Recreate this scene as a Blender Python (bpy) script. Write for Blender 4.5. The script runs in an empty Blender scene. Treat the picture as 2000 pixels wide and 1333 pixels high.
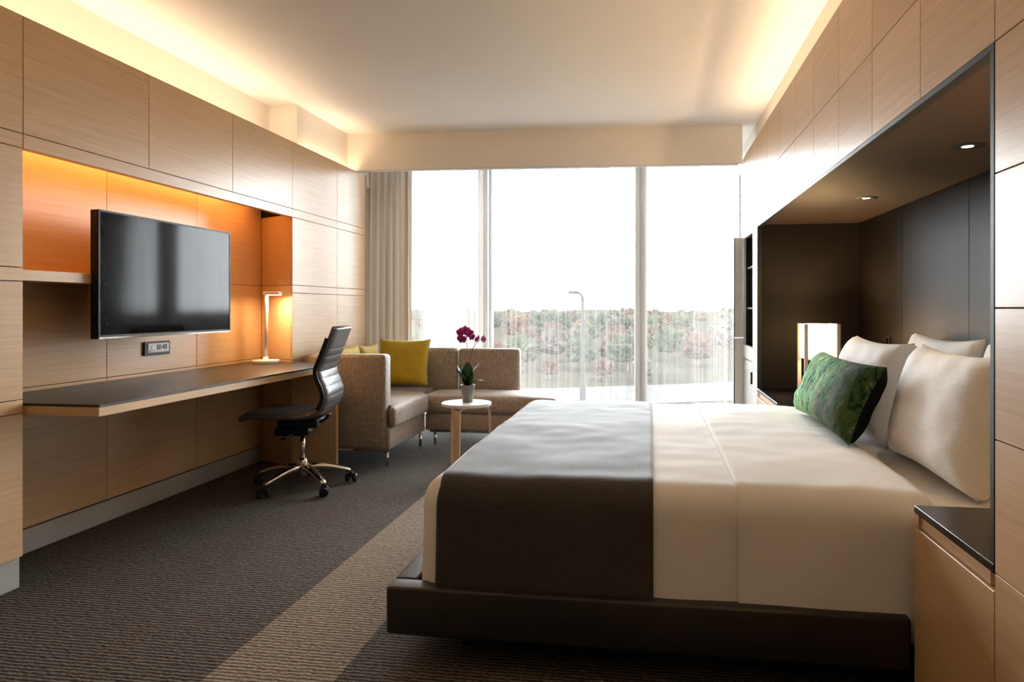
import bpy, bmesh, math, random
from mathutils import Vector, Matrix, noise
random.seed(7)
C = bpy.context.scene.collection
scene = bpy.context.scene
R = math.radians

# ------------------------------------------------------------------ camera
cam_d = bpy.data.cameras.new('camera'); cam = bpy.data.objects.new('camera', cam_d); C.objects.link(cam)
cam_d.sensor_width = 36.0; cam_d.lens = 36.0*1340/2000
cam_d.shift_x = -70/2000; cam_d.shift_y = -64.5/2000
cam_d.clip_start = 0.05; cam_d.clip_end = 3000
CAMZ = 1.132
cam.location = (0, 0, CAMZ); cam.rotation_euler = (R(90), 0, math.atan2(198, 1340))
scene.camera = cam

# ------------------------------------------------------------------ world: overcast daylight
world = bpy.data.worlds.new('overcast_sky'); scene.world = world; world.use_nodes = True
bgn = world.node_tree.nodes['Background']
bgn.inputs[0].default_value = (0.94, 0.972, 1.0, 1); bgn.inputs[1].default_value = 20.0
vs = scene.view_settings
vs.view_transform = 'Standard'; vs.look = 'None'; vs.gamma = 1.0; vs.use_curve_mapping = False
vs.exposure = 0.68
WARM = (1.0, 0.72, 0.45)

def area(name, loc, size, size_y, power, color, rot=(0, 0, 0), portal=False, spread=180):
    d = bpy.data.lights.new(name, 'AREA'); d.shape = 'RECTANGLE'; d.size = size; d.size_y = size_y
    d.energy = power; d.color = color; d.spread = R(spread)
    o = bpy.data.objects.new(name, d); C.objects.link(o); o.location = loc; o.rotation_euler = rot
    if portal: d.cycles.is_portal = True
    return o

# geometry constants (metres; camera stands at x=0, y=0)
XL = -2.51           # face of the left panelling
XN = -2.853          # back of the left niche
XR = 0.735           # face of the right panelling
XB = 1.40            # back of the bed niche
ZT = 2.319           # top of the panelling
ZC = 2.65            # ceiling
YBACK = -2.6
WA = math.atan(0.0616)      # the window wall is slightly skewed
WO = Vector((XL, 5.66, 0))
def wpt(lx, off, z): # window-wall frame -> world
    return Vector((WO.x + lx*math.cos(WA) - off*math.sin(WA), WO.y + lx*math.sin(WA) + off*math.cos(WA), z))

# cove strips hidden on top of the panelling, niche strip, window portal
area('cove_strip', (-2.68, 1.3, 2.27), 6.6, 0.22, 13, WARM, (R(180), 0, R(90)))
area('cove_strip', (-2.565, 5.22, 2.27), 0.80, 0.04, 1.4, WARM, (R(180), 0, R(90)))
area('cove_strip', (0.81, 1.6, 2.27), 7.4, 0.10, 14.5, WARM, (R(180), 0, R(90)))
area('niche_strip', (-2.70, 3.50, 1.90), 2.05, 0.03, 5.2, (1.0, 0.37, 0.075), (0, R(32), R(0)))
bpy.data.objects['niche_strip'].rotation_euler = (R(0), R(20), 0)
_d = bpy.data.objects['niche_strip'].data; _d.size, _d.size_y = 0.03, 2.05
pc = wpt(1.6, 1.0, 1.33)
area('window_portal', pc, 4.6, 2.7, 1, (1, 1, 1), (R(-90), 0, WA), portal=True)

# ------------------------------------------------------------------ helpers
def tag(o, label=None, cat=None, group=None, kind=None):
    if label: o['label'] = label
    if cat: o['category'] = cat
    if group: o['group'] = group
    if kind: o['kind'] = kind
    return o

def thing(name, label, cat, loc=(0, 0, 0), rot=0, group=None, kind=None):
    o = bpy.data.objects.new(name, None); C.objects.link(o)
    o.location = loc; o.rotation_euler = (0, 0, rot); o.empty_display_size = 0.05
    return tag(o, label, cat, group, kind)

def obj(name, bm, mat, parent=None, loc=(0, 0, 0), rot=(0, 0, 0), smooth=False, bevel=0, bseg=2, subsurf=0, off=None):
    """off: subtract this world offset so world-coordinate meshes can hang under an Empty placed there"""
    if off is not None:
        bmesh.ops.translate(bm, verts=bm.verts, vec=-Vector(off))
    if bevel:
        bmesh.ops.bevel(bm, geom=list(bm.edges), offset=bevel, segments=bseg, profile=0.5, affect='EDGES', clamp_overlap=True)
    bmesh.ops.recalc_face_normals(bm, faces=bm.faces)
    me = bpy.data.meshes.new(name); bm.to_mesh(me); bm.free()
    me.materials.append(mat)
    if smooth:
        me.polygons.foreach_set('use_smooth', [True]*len(me.polygons))
        if bevel:
            try: me.set_sharp_from_angle(angle=R(40))
            except Exception: pass
    o = bpy.data.objects.new(name, me); C.objects.link(o)
    o.location = loc; o.rotation_euler = rot
    if parent: o.parent = parent
    if subsurf:
        m = o.modifiers.new('subdivision', 'SUBSURF'); m.levels = subsurf; m.render_levels = subsurf
    return o

def NB(): return bmesh.new()

def box(bm, x0, x1, y0, y1, z0, z1):
    v = [bm.verts.new((x, y, z)) for x in (x0, x1) for y in (y0, y1) for z in (z0, z1)]
    for f in ((0, 1, 3, 2), (4, 6, 7, 5), (0, 4, 5, 1), (2, 3, 7, 6), (0, 2, 6, 4), (1, 5, 7, 3)):
        bm.faces.new([v[i] for i in f])
    return bm
def bx(*a): return box(NB(), *a)

def prism(bm, pts, z0, z1):
    a = [bm.verts.new((p[0], p[1], z0)) for p in pts]; b = [bm.verts.new((p[0], p[1], z1)) for p in pts]
    n = len(pts)
    for i in range(n):
        bm.faces.new((a[i], a[(i+1) % n], b[(i+1) % n], b[i]))
    bm.faces.new(a[::-1]); bm.faces.new(b)
    return bm

def tube(bm, path, rad, n=12, cap=True):
    path = [Vector(p) for p in path]
    if not hasattr(rad, '__len__'): rad = [rad]*len(path)
    rings = []; prev = None
    for i, p in enumerate(path):
        t = (path[min(i+1, len(path)-1)] - path[max(i-1, 0)]).normalized()
        if prev is None:
            a = Vector((0, 0, 1)) if abs(t.z) < 0.9 else Vector((1, 0, 0))
            u = t.cross(a).normalized()
        else:
            u = (prev - t*prev.dot(t)).normalized()
        prev = u; w = t.cross(u)
        rings.append([bm.verts.new(p + (u*math.cos(2*math.pi*k/n) + w*math.sin(2*math.pi*k/n))*rad[i]) for k in range(n)])
    for r0, r1 in zip(rings, rings[1:]):
        for k in range(n):
            bm.faces.new((r0[k], r0[(k+1) % n], r1[(k+1) % n], r1[k]))
    if cap:
        bm.faces.new(rings[0][::-1]); bm.faces.new(rings[-1])
    return bm

def strap(bm, path, w, t, side=(0, 1, 0)):
    """flat bar of width w (along side) and thickness t bent along path"""
    path = [Vector(p) for p in path]; s = Vector(side).normalized(); rings = []
    for i, p in enumerate(path):
        tg = (path[min(i+1, len(path)-1)] - path[max(i-1, 0)]).normalized()
        nrm = tg.cross(s).normalized()
        rings.append([bm.verts.new(p + s*a*w/2 + nrm*b*t/2) for a, b in ((-1, -1), (1, -1), (1, 1), (-1, 1))])
    for r0, r1 in zip(rings, rings[1:]):
        for k in range(4): bm.faces.new((r0[k], r0[(k+1) % 4], r1[(k+1) % 4], r1[k]))
    bm.faces.new(rings[0][::-1]); bm.faces.new(rings[-1])
    return bm

def lathe(bm, prof, n=32, c=(0, 0, 0)):
    c = Vector(c); rings = []
    for r, z in prof:
        if r < 1e-6: rings.append([bm.verts.new(c + Vector((0, 0, z)))])
        else: rings.append([bm.verts.new(c + Vector((r*math.cos(2*math.pi*k/n), r*math.sin(2*math.pi*k/n), z))) for k in range(n)])
    for a, b in zip(rings, rings[1:]):
        for k in range(n):
            k2 = (k+1) % n
            if len(a) == 1 and len(b) == 1: continue
            if len(a) == 1: bm.faces.new((a[0], b[k2], b[k]))
            elif len(b) == 1: bm.faces.new((a[k], a[k2], b[0]))
            else: bm.faces.new((a[k], a[k2], b[k2], b[k]))
    return bm

def grid(bm, fn, nu, nv):
    g = [[bm.verts.new(fn(i/nu, j/nv)) for j in range(nv+1)] for i in range(nu+1)]
    for i in range(nu):
        for j in range(nv):
            bm.faces.new((g[i][j], g[i+1][j], g[i+1][j+1], g[i][j+1]))
    return g

def cushion_bm(w, h, t, n=24, pinch=0.085, wr=0.004, seed=0, power=0.5):
    """pillow lying in local x (width) / z (height), thickness along y; bottom at z=0"""
    bm = NB(); back = {}
    def P(i, j, s):
        u = -1 + 2*i/n; v = -1 + 2*j/n
        px = u*(1 - pinch*(1-abs(v)**2.0)*abs(u)**2)     # mid-edges pulled in, corners stick out
        pz = v*(1 - pinch*(1-abs(u)**2.0)*abs(v)**2)
        k = max(0.0, (1-u**4)*(1-v**4))**power
        th = t/2*k
        th += wr*noise.noise(Vector((u*3.1+seed, v*3.1, s*2.0+seed)))*k*2
        th += wr*0.7*math.sin((u*7+v*5)*2.2+seed)*(abs(u)**3+abs(v)**3)*k*0.8
        return Vector((px*w/2, s*th, h/2 + pz*h/2))
    f = [[bm.verts.new(P(i, j, -1)) for j in range(n+1)] for i in range(n+1)]
    b = [[f[i][j] if i in (0, n) or j in (0, n) else bm.verts.new(P(i, j, 1)) for j in range(n+1)] for i in range(n+1)]
    for i in range(n):
        for j in range(n):
            bm.faces.new((f[i][j], f[i+1][j], f[i+1][j+1], f[i][j+1]))
            bm.faces.new((b[i][j], b[i][j+1], b[i+1][j+1], b[i+1][j]))
    return bm

# ------------------------------------------------------------------ materials
def new_mat(name):
    m = bpy.data.materials.new(name); m.use_nodes = True
    nt = m.node_tree; p = nt.nodes['Principled BSDF']
    return m, nt, p
def N(nt, t, **kw):
    n = nt.nodes.new(t)
    for k, v in kw.items(): setattr(n, k, v)
    return n
def ramp(nt, stops):
    r = N(nt, 'ShaderNodeValToRGB'); cr = r.color_ramp
    while len(cr.elements) > 1: cr.elements.remove(cr.elements[-1])
    cr.elements[0].position = stops[0][0]; cr.elements[0].color = (*stops[0][1], 1)
    for pos, c in stops[1:]:
        e = cr.elements.new(pos); e.color = (*c, 1)
    return r
def coords(nt, scale, rnd=0.0):
    tc = N(nt, 'ShaderNodeTexCoord'); mp = N(nt, 'ShaderNodeMapping'); mp.inputs['Scale'].default_value = scale
    nt.links.new(tc.outputs['Object'], mp.inputs['Vector'])
    if rnd:
        oi = N(nt, 'ShaderNodeObjectInfo'); mu = N(nt, 'ShaderNodeMath', operation='MULTIPLY'); mu.inputs[1].default_value = rnd
        nt.links.new(oi.outputs['Random'], mu.inputs[0]); nt.links.new(mu.outputs[0], mp.inputs['Location'])
    return mp
def noise_n(nt, vec, scale=1.0, detail=4, rough=0.55):
    n = N(nt, 'ShaderNodeTexNoise'); n.inputs['Scale'].default_value = scale; n.inputs['Detail'].default_value = detail
    n.inputs['Roughness'].default_value = rough; nt.links.new(vec.outputs[0], n.inputs['Vector']); return n
def bump(nt, p, h, strength=0.2, dist=0.01):
    b = N(nt, 'ShaderNodeBump'); b.inputs['Strength'].default_value = strength; b.inputs['Distance'].default_value = dist
    nt.links.new(h, b.inputs['Height']); nt.links.new(b.outputs[0], p.inputs['Normal'])

def plain(name, col, rough=0.5, metal=0.0, spec=0.5, nb=0.0, nscale=60):
    m, nt, p = new_mat(name)
    p.inputs['Base Color'].default_value = (*col, 1); p.inputs['Roughness'].default_value = rough
    p.inputs['Metallic'].default_value = metal; p.inputs['Specular IOR Level'].default_value = spec
    mp = coords(nt, (nscale,)*3)
    n = noise_n(nt, mp, 1.0, 3)
    r = ramp(nt, [(0.3, tuple(c*0.94 for c in col)), (0.7, tuple(min(1, c*1.05) for c in col))])
    nt.links.new(n.outputs[0], r.inputs[0]); nt.links.new(r.outputs[0], p.inputs['Base Color'])
    if nb: bump(nt, p, n.outputs[0], nb, 0.004)
    return m

def wood(name, c0, c1, scale, rough=0.31, spec=0.55):
    m, nt, p = new_mat(name)
    mp = coords(nt, scale, 13.0)
    n1 = noise_n(nt, mp, 1.0, 5, 0.62)
    r1 = ramp(nt, [(0.30, c0), (0.52, tuple((a+b)/2 for a, b in zip(c0, c1))), (0.72, c1)])
    nt.links.new(n1.outputs[0], r1.inputs[0])
    oi = N(nt, 'ShaderNodeObjectInfo'); mr = N(nt, 'ShaderNodeMapRange'); mr.inputs[3].default_value = 0.93; mr.inputs[4].default_value = 1.05
    nt.links.new(oi.outputs['Random'], mr.inputs[0])
    hs = N(nt, 'ShaderNodeHueSaturation'); nt.links.new(mr.outputs[0], hs.inputs['Value']); nt.links.new(r1.outputs[0], hs.inputs['Color'])
    nt.links.new(hs.outputs[0], p.inputs['Base Color'])
    p.inputs['Roughness'].default_value = rough; p.inputs['Specular IOR Level'].default_value = spec
    bump(nt, p, n1.outputs[0], 0.08, 0.002)
    return m

OAK0, OAK1 = (0.60, 0.385, 0.205), (0.73, 0.50, 0.29)
M = {}
M['oak'] = wood('oak_veneer', OAK0, OAK1, (90, 2.2, 90))             # grain runs along y
M['oak_x'] = wood('oak_veneer_across', OAK0, OAK1, (2.2, 90, 90))
M['oak_z'] = wood('oak_veneer_upright', OAK0, OAK1, (90, 90, 2.2))
M['hall_wood'] = wood('dark_hall_veneer', (0.10, 0.065, 0.04), (0.15, 0.10, 0.06), (2.2, 90, 90))
M['backing'] = plain('dark_seam_backing', (0.02, 0.013, 0.008), 0.8)
M['plaster'] = plain('cream_plaster', (0.86, 0.81, 0.74), 0.75, nscale=300)
M['ceiling'] = plain('ceiling_plaster', (0.88, 0.865, 0.85), 0.8, nscale=300)
M['steel'] = plain('brushed_steel', (0.46, 0.45, 0.42), 0.45, 0.2)
M['black_metal'] = plain('black_metal', (0.010, 0.010, 0.010), 0.5, spec=0.25)
M['dark_lam'] = wood('dark_laminate', (0.0055, 0.0046, 0.004), (0.009, 0.0072, 0.0062), (30, 30, 1.5), 0.5, 0.14)
M['niche_soffit'] = plain('brown_niche_soffit', (0.034, 0.022, 0.015), 0.55, spec=0.3)
M['desk_top'] = plain('dark_desk_top', (0.030, 0.022, 0.018), 0.38, nscale=25)
M['black_glass'] = plain('black_stone_top', (0.009, 0.008, 0.008), 0.2, spec=0.3)
M['chrome'] = plain('chrome', (0.72, 0.70, 0.66), 0.12, 1.0)
M['satin'] = plain('satin_aluminium', (0.62, 0.60, 0.57), 0.3, 1.0)
M['black_plastic'] = plain('black_plastic', (0.010, 0.010, 0.010), 0.45, spec=0.3)
M['white_plastic'] = plain('white_plastic', (0.88, 0.87, 0.85), 0.4)
M['grey_plastic'] = plain('light_grey_plastic', (0.62, 0.61, 0.60), 0.4)
M['white_lacquer'] = plain('white_lacquer', (0.82, 0.82, 0.80), 0.3)
M['birch'] = wood('birch', (0.58, 0.40, 0.25), (0.70, 0.52, 0.34), (60, 60, 3))
M['ash'] = wood('pale_ash_post', (0.60, 0.48, 0.36), (0.72, 0.60, 0.46), (60, 60, 3))
M['leather'] = plain('dark_leather', (0.018, 0.0165, 0.015), 0.42, nb=0.15, nscale=220)
M['chair_leather'] = plain('chair_leather', (0.085, 0.085, 0.085), 0.40, nb=0.06, nscale=200)
M['linen'] = plain('white_linen', (0.86, 0.862, 0.865), 0.85, spec=0.2, nb=0.05, nscale=300)
M['sheet'] = plain('white_cotton_sheet', (0.80, 0.75, 0.68), 0.85, spec=0.2, nscale=40)
M['pillow'] = plain('white_pillow_cotton', (0.84, 0.832, 0.825), 0.8, spec=0.25, nb=0.04, nscale=260)
_m = M['pillow']; _nt = _m.node_tree; _p = _nt.nodes['Principled BSDF']
_mp = coords(_nt, (9, 9, 22)); _n = noise_n(_nt, _mp, 1.0, 4, 0.55); _n.inputs['Distortion'].default_value = 0.8
bump(_nt, _p, _n.outputs[0], 0.35, 0.012)
M['pot'] = plain('grey_ceramic', (0.20, 0.19, 0.185), 0.5)
M['soil'] = plain('bark_soil', (0.05, 0.03, 0.02), 0.9)
M['leaf'] = plain('orchid_leaf', (0.035, 0.085, 0.022), 0.35, nscale=30)
M['stem'] = plain('orchid_stem', (0.06, 0.05, 0.03), 0.5)
M['petal'] = plain('magenta_petal', (0.42, 0.02, 0.25), 0.5, nscale=50)
M['petal_heart'] = plain('petal_heart', (0.10, 0.0, 0.06), 0.5)
M['pale_panel'] = wood('pale_laminate', (0.76, 0.74, 0.71), (0.82, 0.80, 0.78), (40, 40, 2), 0.3)
M['mullion'] = plain('grey_mullion', (0.30, 0.265, 0.235), 0.5)
M['mullion_light'] = plain('pale_frame', (0.70, 0.70, 0.70), 0.4)

def emit(name, col, s):
    m, nt, p = new_mat(name)
    p.inputs['Base Color'].default_value = (*col, 1)
    p.inputs['Emission Color'].default_value = (*col, 1); p.inputs['Emission Strength'].default_value = s
    return m
M['led'] = emit('led_face', (1.0, 0.86, 0.62), 14)
M['bulb'] = emit('bulb', (1.0, 0.80, 0.52), 30)

# runner: charcoal woven throw
m, nt, p = new_mat('charcoal_weave')
mp = coords(nt, (18, 260, 260)); n1 = noise_n(nt, mp, 1, 4); mp2 = coords(nt, (260, 12, 260)); n2 = noise_n(nt, mp2, 1, 4)
mx = N(nt, 'ShaderNodeMath', operation='ADD'); nt.links.new(n1.outputs[0], mx.inputs[0]); nt.links.new(n2.outputs[0], mx.inputs[1])
r = ramp(nt, [(0.75, (0.009, 0.0085, 0.008)), (1.2, (0.032, 0.0305, 0.028))]); 
dv = N(nt, 'ShaderNodeMath', operation='DIVIDE'); dv.inputs[1].default_value = 1.0
nt.links.new(mx.outputs[0], dv.inputs[0]); nt.links.new(dv.outputs[0], r.inputs[0]); nt.links.new(r.outputs[0], p.inputs['Base Color'])
p.inputs['Roughness'].default_value = 0.75; p.inputs['Sheen Weight'].default_value = 0.35; p.inputs['Sheen Roughness'].default_value = 0.4
bump(nt, p, mx.outputs[0], 0.25, 0.003); M['runner'] = m

# sofa chenille
m, nt, p = new_mat('taupe_chenille')
mp = coords(nt, (75, 75, 40)); n1 = noise_n(nt, mp, 1, 6, 0.7)
r = ramp(nt, [(0.30, (0.19, 0.145, 0.108)), (0.70, (0.46, 0.385, 0.315))]); nt.links.new(n1.outputs[0], r.inputs[0])
nt.links.new(r.outputs[0], p.inputs['Base Color']); p.inputs['Roughness'].default_value = 0.6
p.inputs['Sheen Weight'].default_value = 0.5; p.inputs['Sheen Roughness'].default_value = 0.35
bump(nt, p, n1.outputs[0], 0.2, 0.003); M['sofa'] = m

# mustard cushion
m, nt, p = new_mat('mustard_weave')
mp = coords(nt, (220, 220, 220)); n1 = noise_n(nt, mp, 1, 2)
r = ramp(nt, [(0.3, (0.36, 0.245, 0.010)), (0.7, (0.56, 0.41, 0.022))]); nt.links.new(n1.outputs[0], r.inputs[0])
nt.links.new(r.outputs[0], p.inputs['Base Color']); p.inputs['Roughness'].default_value = 0.7; bump(nt, p, n1.outputs[0], 0.25, 0.002)
M['mustard'] = m

# lumbar cushion: painterly woodland print on the front, black at the back
m, nt, p = new_mat('woodland_print')
mp = coords(nt, (26, 26, 13)); n1 = noise_n(nt, mp, 1.0, 8, 0.72); n1.inputs['Distortion'].default_value = 0.9
r = ramp(nt, [(0.38, (0.004, 0.016, 0.010)), (0.43, (0.012, 0.07, 0.035)), (0.465, (0.03, 0.20, 0.10)), (0.495, (0.16, 0.32, 0.05)),
              (0.52, (0.02, 0.15, 0.17)), (0.555, (0.26, 0.38, 0.09)), (0.59, (0.06, 0.24, 0.16)), (0.63, (0.62, 0.64, 0.50))])
nt.links.new(n1.outputs[0], r.inputs[0])
mp2 = coords(nt, (9, 9, 3.5)); n2 = noise_n(nt, mp2, 1.3, 8, 0.8)
r2 = ramp(nt, [(0.56, (0, 0, 0)), (0.64, (1, 1, 1))]); nt.links.new(n2.outputs[0], r2.inputs[0])
mxr = N(nt, 'ShaderNodeMix', data_type='RGBA'); nt.links.new(r2.outputs[0], mxr.inputs[0]); nt.links.new(r.outputs[0], mxr.inputs[6])
mxr.inputs[7].default_value = (0.34, 0.085, 0.035, 1)
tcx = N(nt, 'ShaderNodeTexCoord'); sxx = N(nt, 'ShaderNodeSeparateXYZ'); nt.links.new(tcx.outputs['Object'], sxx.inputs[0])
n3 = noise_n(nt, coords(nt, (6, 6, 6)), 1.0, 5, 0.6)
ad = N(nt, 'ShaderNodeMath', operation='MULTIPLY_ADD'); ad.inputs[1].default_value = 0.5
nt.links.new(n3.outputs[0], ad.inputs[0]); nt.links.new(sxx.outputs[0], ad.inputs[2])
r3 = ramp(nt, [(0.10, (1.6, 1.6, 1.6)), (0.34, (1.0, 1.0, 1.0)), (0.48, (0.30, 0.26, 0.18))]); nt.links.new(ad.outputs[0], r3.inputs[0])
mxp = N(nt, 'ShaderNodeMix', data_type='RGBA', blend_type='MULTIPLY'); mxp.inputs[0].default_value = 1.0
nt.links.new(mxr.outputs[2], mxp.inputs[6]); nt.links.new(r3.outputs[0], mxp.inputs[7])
nt.links.new(mxp.outputs[2], p.inputs['Base Color']); p.inputs['Roughness'].default_value = 0.85; p.inputs['Specular IOR Level'].default_value = 0.15
M['print'] = m
M['black_velvet'] = plain('black_velvet', (0.006, 0.006, 0.006), 0.9, spec=0.1)

# carpet: ribbed loops, with a lighter woven band running along the bed
m, nt, p = new_mat('ribbed_carpet')
tc = N(nt, 'ShaderNodeTexCoord'); sx = N(nt, 'ShaderNodeSeparateXYZ'); nt.links.new(tc.outputs['Object'], sx.inputs[0])
a = N(nt, 'ShaderNodeMath', operation='GREATER_THAN'); a.inputs[1].default_value = -1.345
b = N(nt, 'ShaderNodeMath', operation='LESS_THAN'); b.inputs[1].default_value = -0.945
ab = N(nt, 'ShaderNodeMath', operation='MULTIPLY')
nt.links.new(sx.outputs[0], a.inputs[0]); nt.links.new(sx.outputs[0], b.inputs[0]); nt.links.new(a.outputs[0], ab.inputs[0]); nt.links.new(b.outputs[0], ab.inputs[1])
mp = coords(nt, (60, 95, 1)); n1 = noise_n(nt, mp, 1, 3, 0.75)
wv = N(nt, 'ShaderNodeTexWave', wave_type='BANDS', bands_direction='Y'); wv.inputs['Scale'].default_value = 17.0
wv.inputs['Distortion'].default_value = 3.0; wv.inputs['Detail'].default_value = 2; wv.inputs['Detail Scale'].default_value = 2.5
nt.links.new(tc.outputs['Object'], wv.inputs['Vector'])
ml = N(nt, 'ShaderNodeMath', operation='MULTIPLY_ADD'); ml.inputs[1].default_value = 0.45
nt.links.new(wv.outputs['Fac'], ml.inputs[0]); nt.links.new(n1.outputs[0], ml.inputs[2])
rd = ramp(nt, [(0.42, (0.017, 0.015, 0.013)), (0.68, (0.062, 0.055, 0.049)), (0.96, (0.165, 0.147, 0.132))])
rl = ramp(nt, [(0.42, (0.075, 0.058, 0.042)), (0.70, (0.21, 0.172, 0.132)), (0.98, (0.36, 0.31, 0.25))])
nt.links.new(ml.outputs[0], rd.inputs[0]); nt.links.new(ml.outputs[0], rl.inputs[0])
mxc = N(nt, 'ShaderNodeMix', data_type='RGBA'); nt.links.new(ab.outputs[0], mxc.inputs[0]); nt.links.new(rd.outputs[0], mxc.inputs[6]); nt.links.new(rl.outputs[0], mxc.inputs[7])
nt.links.new(mxc.outputs[2], p.inputs['Base Color']); p.inputs['Roughness'].default_value = 0.95; p.inputs['Specular IOR Level'].default_value = 0.15
bump(nt, p, ml.outputs[0], 0.7, 0.006); M['carpet'] = m

# sheer voile and lined drape
def cloth_mat(name, col, lo, hi, sx_, trans):
    m = bpy.data.materials.new(name); m.use_nodes = True; nt = m.node_tree; nt.nodes.clear()
    out = N(nt, 'ShaderNodeOutputMaterial')
    mp = coords(nt, (sx_, 0.0, 0.02)); n1 = noise_n(nt, mp, 1, 4, 0.7)
    mr = N(nt, 'ShaderNodeMapRange'); mr.inputs[1].default_value = 0.32; mr.inputs[2].default_value = 0.68; mr.inputs[3].default_value = lo; mr.inputs[4].default_value = hi
    nt.links.new(n1.outputs[0], mr.inputs[0])
    tl = N(nt, 'ShaderNodeBsdfTranslucent'); tl.inputs[0].default_value = (*col, 1)
    df = N(nt, 'ShaderNodeBsdfDiffuse'); df.inputs[0].default_value = (*col, 1)
    m1 = N(nt, 'ShaderNodeMixShader'); m1.inputs[0].default_value = trans
    nt.links.new(df.outputs[0], m1.inputs[1]); nt.links.new(tl.outputs[0], m1.inputs[2])
    tr = N(nt, 'ShaderNodeBsdfTransparent')
    m2 = N(nt, 'ShaderNodeMixShader'); nt.links.new(mr.outputs[0], m2.inputs[0]); nt.links.new(tr.outputs[0], m2.inputs[1]); nt.links.new(m1.outputs[0], m2.inputs[2])
    nt.links.new(m2.outputs[0], out.inputs[0]); return m
M['sheer'] = cloth_mat('sheer_voile', (0.88, 0.865, 0.85), 0.04, 0.40, 22.0, 0.20)
M['sheer_dense'] = cloth_mat('gathered_voile', (0.88, 0.865, 0.85), 0.45, 0.85, 16.0, 0.26)
M['drape'] = cloth_mat('linen_drape', (0.60, 0.51, 0.42), 1.0, 1.0, 9.0, 0.07)
M['shade'] = cloth_mat('lamp_shade_paper', (0.90, 0.83, 0.70), 1.0, 1.0, 9.0, 0.28)

m = bpy.data.materials.new('window_glass'); m.use_nodes = True; nt = m.node_tree; nt.nodes.clear()
out = N(nt, 'ShaderNodeOutputMaterial'); tr = N(nt, 'ShaderNodeBsdfTransparent'); gl = N(nt, 'ShaderNodeBsdfGlossy'); gl.inputs['Roughness'].default_value = 0.02
fr = N(nt, 'ShaderNodeFresnel'); fr.inputs[0].default_value = 1.45; mx = N(nt, 'ShaderNodeMixShader')
tr.inputs[0].default_value = (0.96, 0.975, 0.975, 1)
nt.links.new(fr.outputs[0], mx.inputs[0]); nt.links.new(tr.outputs[0], mx.inputs[1]); nt.links.new(gl.outputs[0], mx.inputs[2]); nt.links.new(mx.outputs[0], out.inputs[0])
M['glass'] = m
M['shelf_glass'] = plain('shelf_glass_edge', (0.75, 0.80, 0.78), 0.1)
M['screen'] = plain('tv_screen', (0.005, 0.005, 0.005), 0.07, spec=0.10)

# ------------------------------------------------------------------ room shell
def struct(name, bm, mat, **kw):
    return tag(obj(name, bm, mat, **kw), kind='structure')

struct('floor', bx(-3.1, 1.6, YBACK-0.1, 6.9, -0.15, 0), M['carpet'])
struct('ceiling', bx(-3.1, 1.6, YBACK-0.1, 7.0, ZC, ZC+0.15), M['ceiling'])
struct('wall_back', bx(-3.1, 1.6, YBACK-0.1, YBACK, 0, ZC), M['hall_wood'])

# left wall -------------------------------------------------------
wl = struct('wall_left', bx(-3.0, XN-0.016, YBACK, 6.9, 0, ZC), M['backing'])
GAP = 0.0016
def panel(parent, x0, x1, y0, y1, z0, z1, mat='oak', g=GAP, name='panel'):
    return obj(name, bx(x0, x1, y0+g, y1-g, z0+g, z1-g), M[mat], parent, bevel=0.0008, bseg=1)
rowsL = [(0.126, 0.706), (0.706, 0.762), (0.762, 1.240), (1.240, 1.296), (1.296, 1.779), (1.779, 1.839), (1.839, ZT)]
colsL = [2.44 - 0.707*k for k in range(7, 0, -1)] + [2.44]
# dark backing boards behind the front panelling
obj('backing_board', bx(XN, XL-0.0195, YBACK, 2.44-0.004, 0, 2.25), M['backing'], wl)
obj('backing_board', bx(XN, XL-0.0195, 4.76, 5.83, 0, 2.25), M['backing'], wl)
obj('backing_board', bx(XL-0.06, XL-0.0195, 2.44, 4.76, 1.80, 2.25), M['backing'], wl)
for y0, y1 in zip(colsL, colsL[1:]):
    if y0 < YBACK: continue
    for z0, z1 in rowsL: panel(wl, XL-0.019, XL, y0, y1, z0, z1)
colsF = [4.561, 5.268, 5.83]
for y0, y1 in zip(colsF, colsF[1:]):
    for z0, z1 in rowsL: panel(wl, XL-0.019, XL, y0, y1, z0, z1)
for y0, y1 in zip([2.44, 3.147, 3.854], [3.147, 3.854, 4.561]):
    panel(wl, XL-0.019, XL, y0, y1, 1.839, ZT)
panel(wl, XL-0.04, XL, 2.44, 4.561, 1.779, 1.839, name='header_strip')
# niche back
for y0, y1 in zip([2.445, 3.266, 4.0], [3.266, 4.0, 4.735]):
    for z0, z1 in ((0.112, 0.762), (0.762, 1.296), (1.296, 2.0)):
        panel(wl, XN-0.016, XN, y0, y1, z0, z1)
# niche far reveal, slightly splayed
for z0, z1 in ((0.0, 0.762), (0.762, 1.296), (1.296, 1.80)):
    bm = prism(NB(), [(XN+0.001, 4.735), (XL-0.001, 4.561), (XL-0.001, 4.5625), (XL-0.022, 4.60), (XN+0.001, 4.757)], z0+GAP, z1-GAP)
    obj('reveal_panel', bm, M['oak_x'], wl)
obj('niche_lid', bx(XN, XL-0.06, 2.44, 4.76, 1.98, 2.0), M['oak'], wl)
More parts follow.
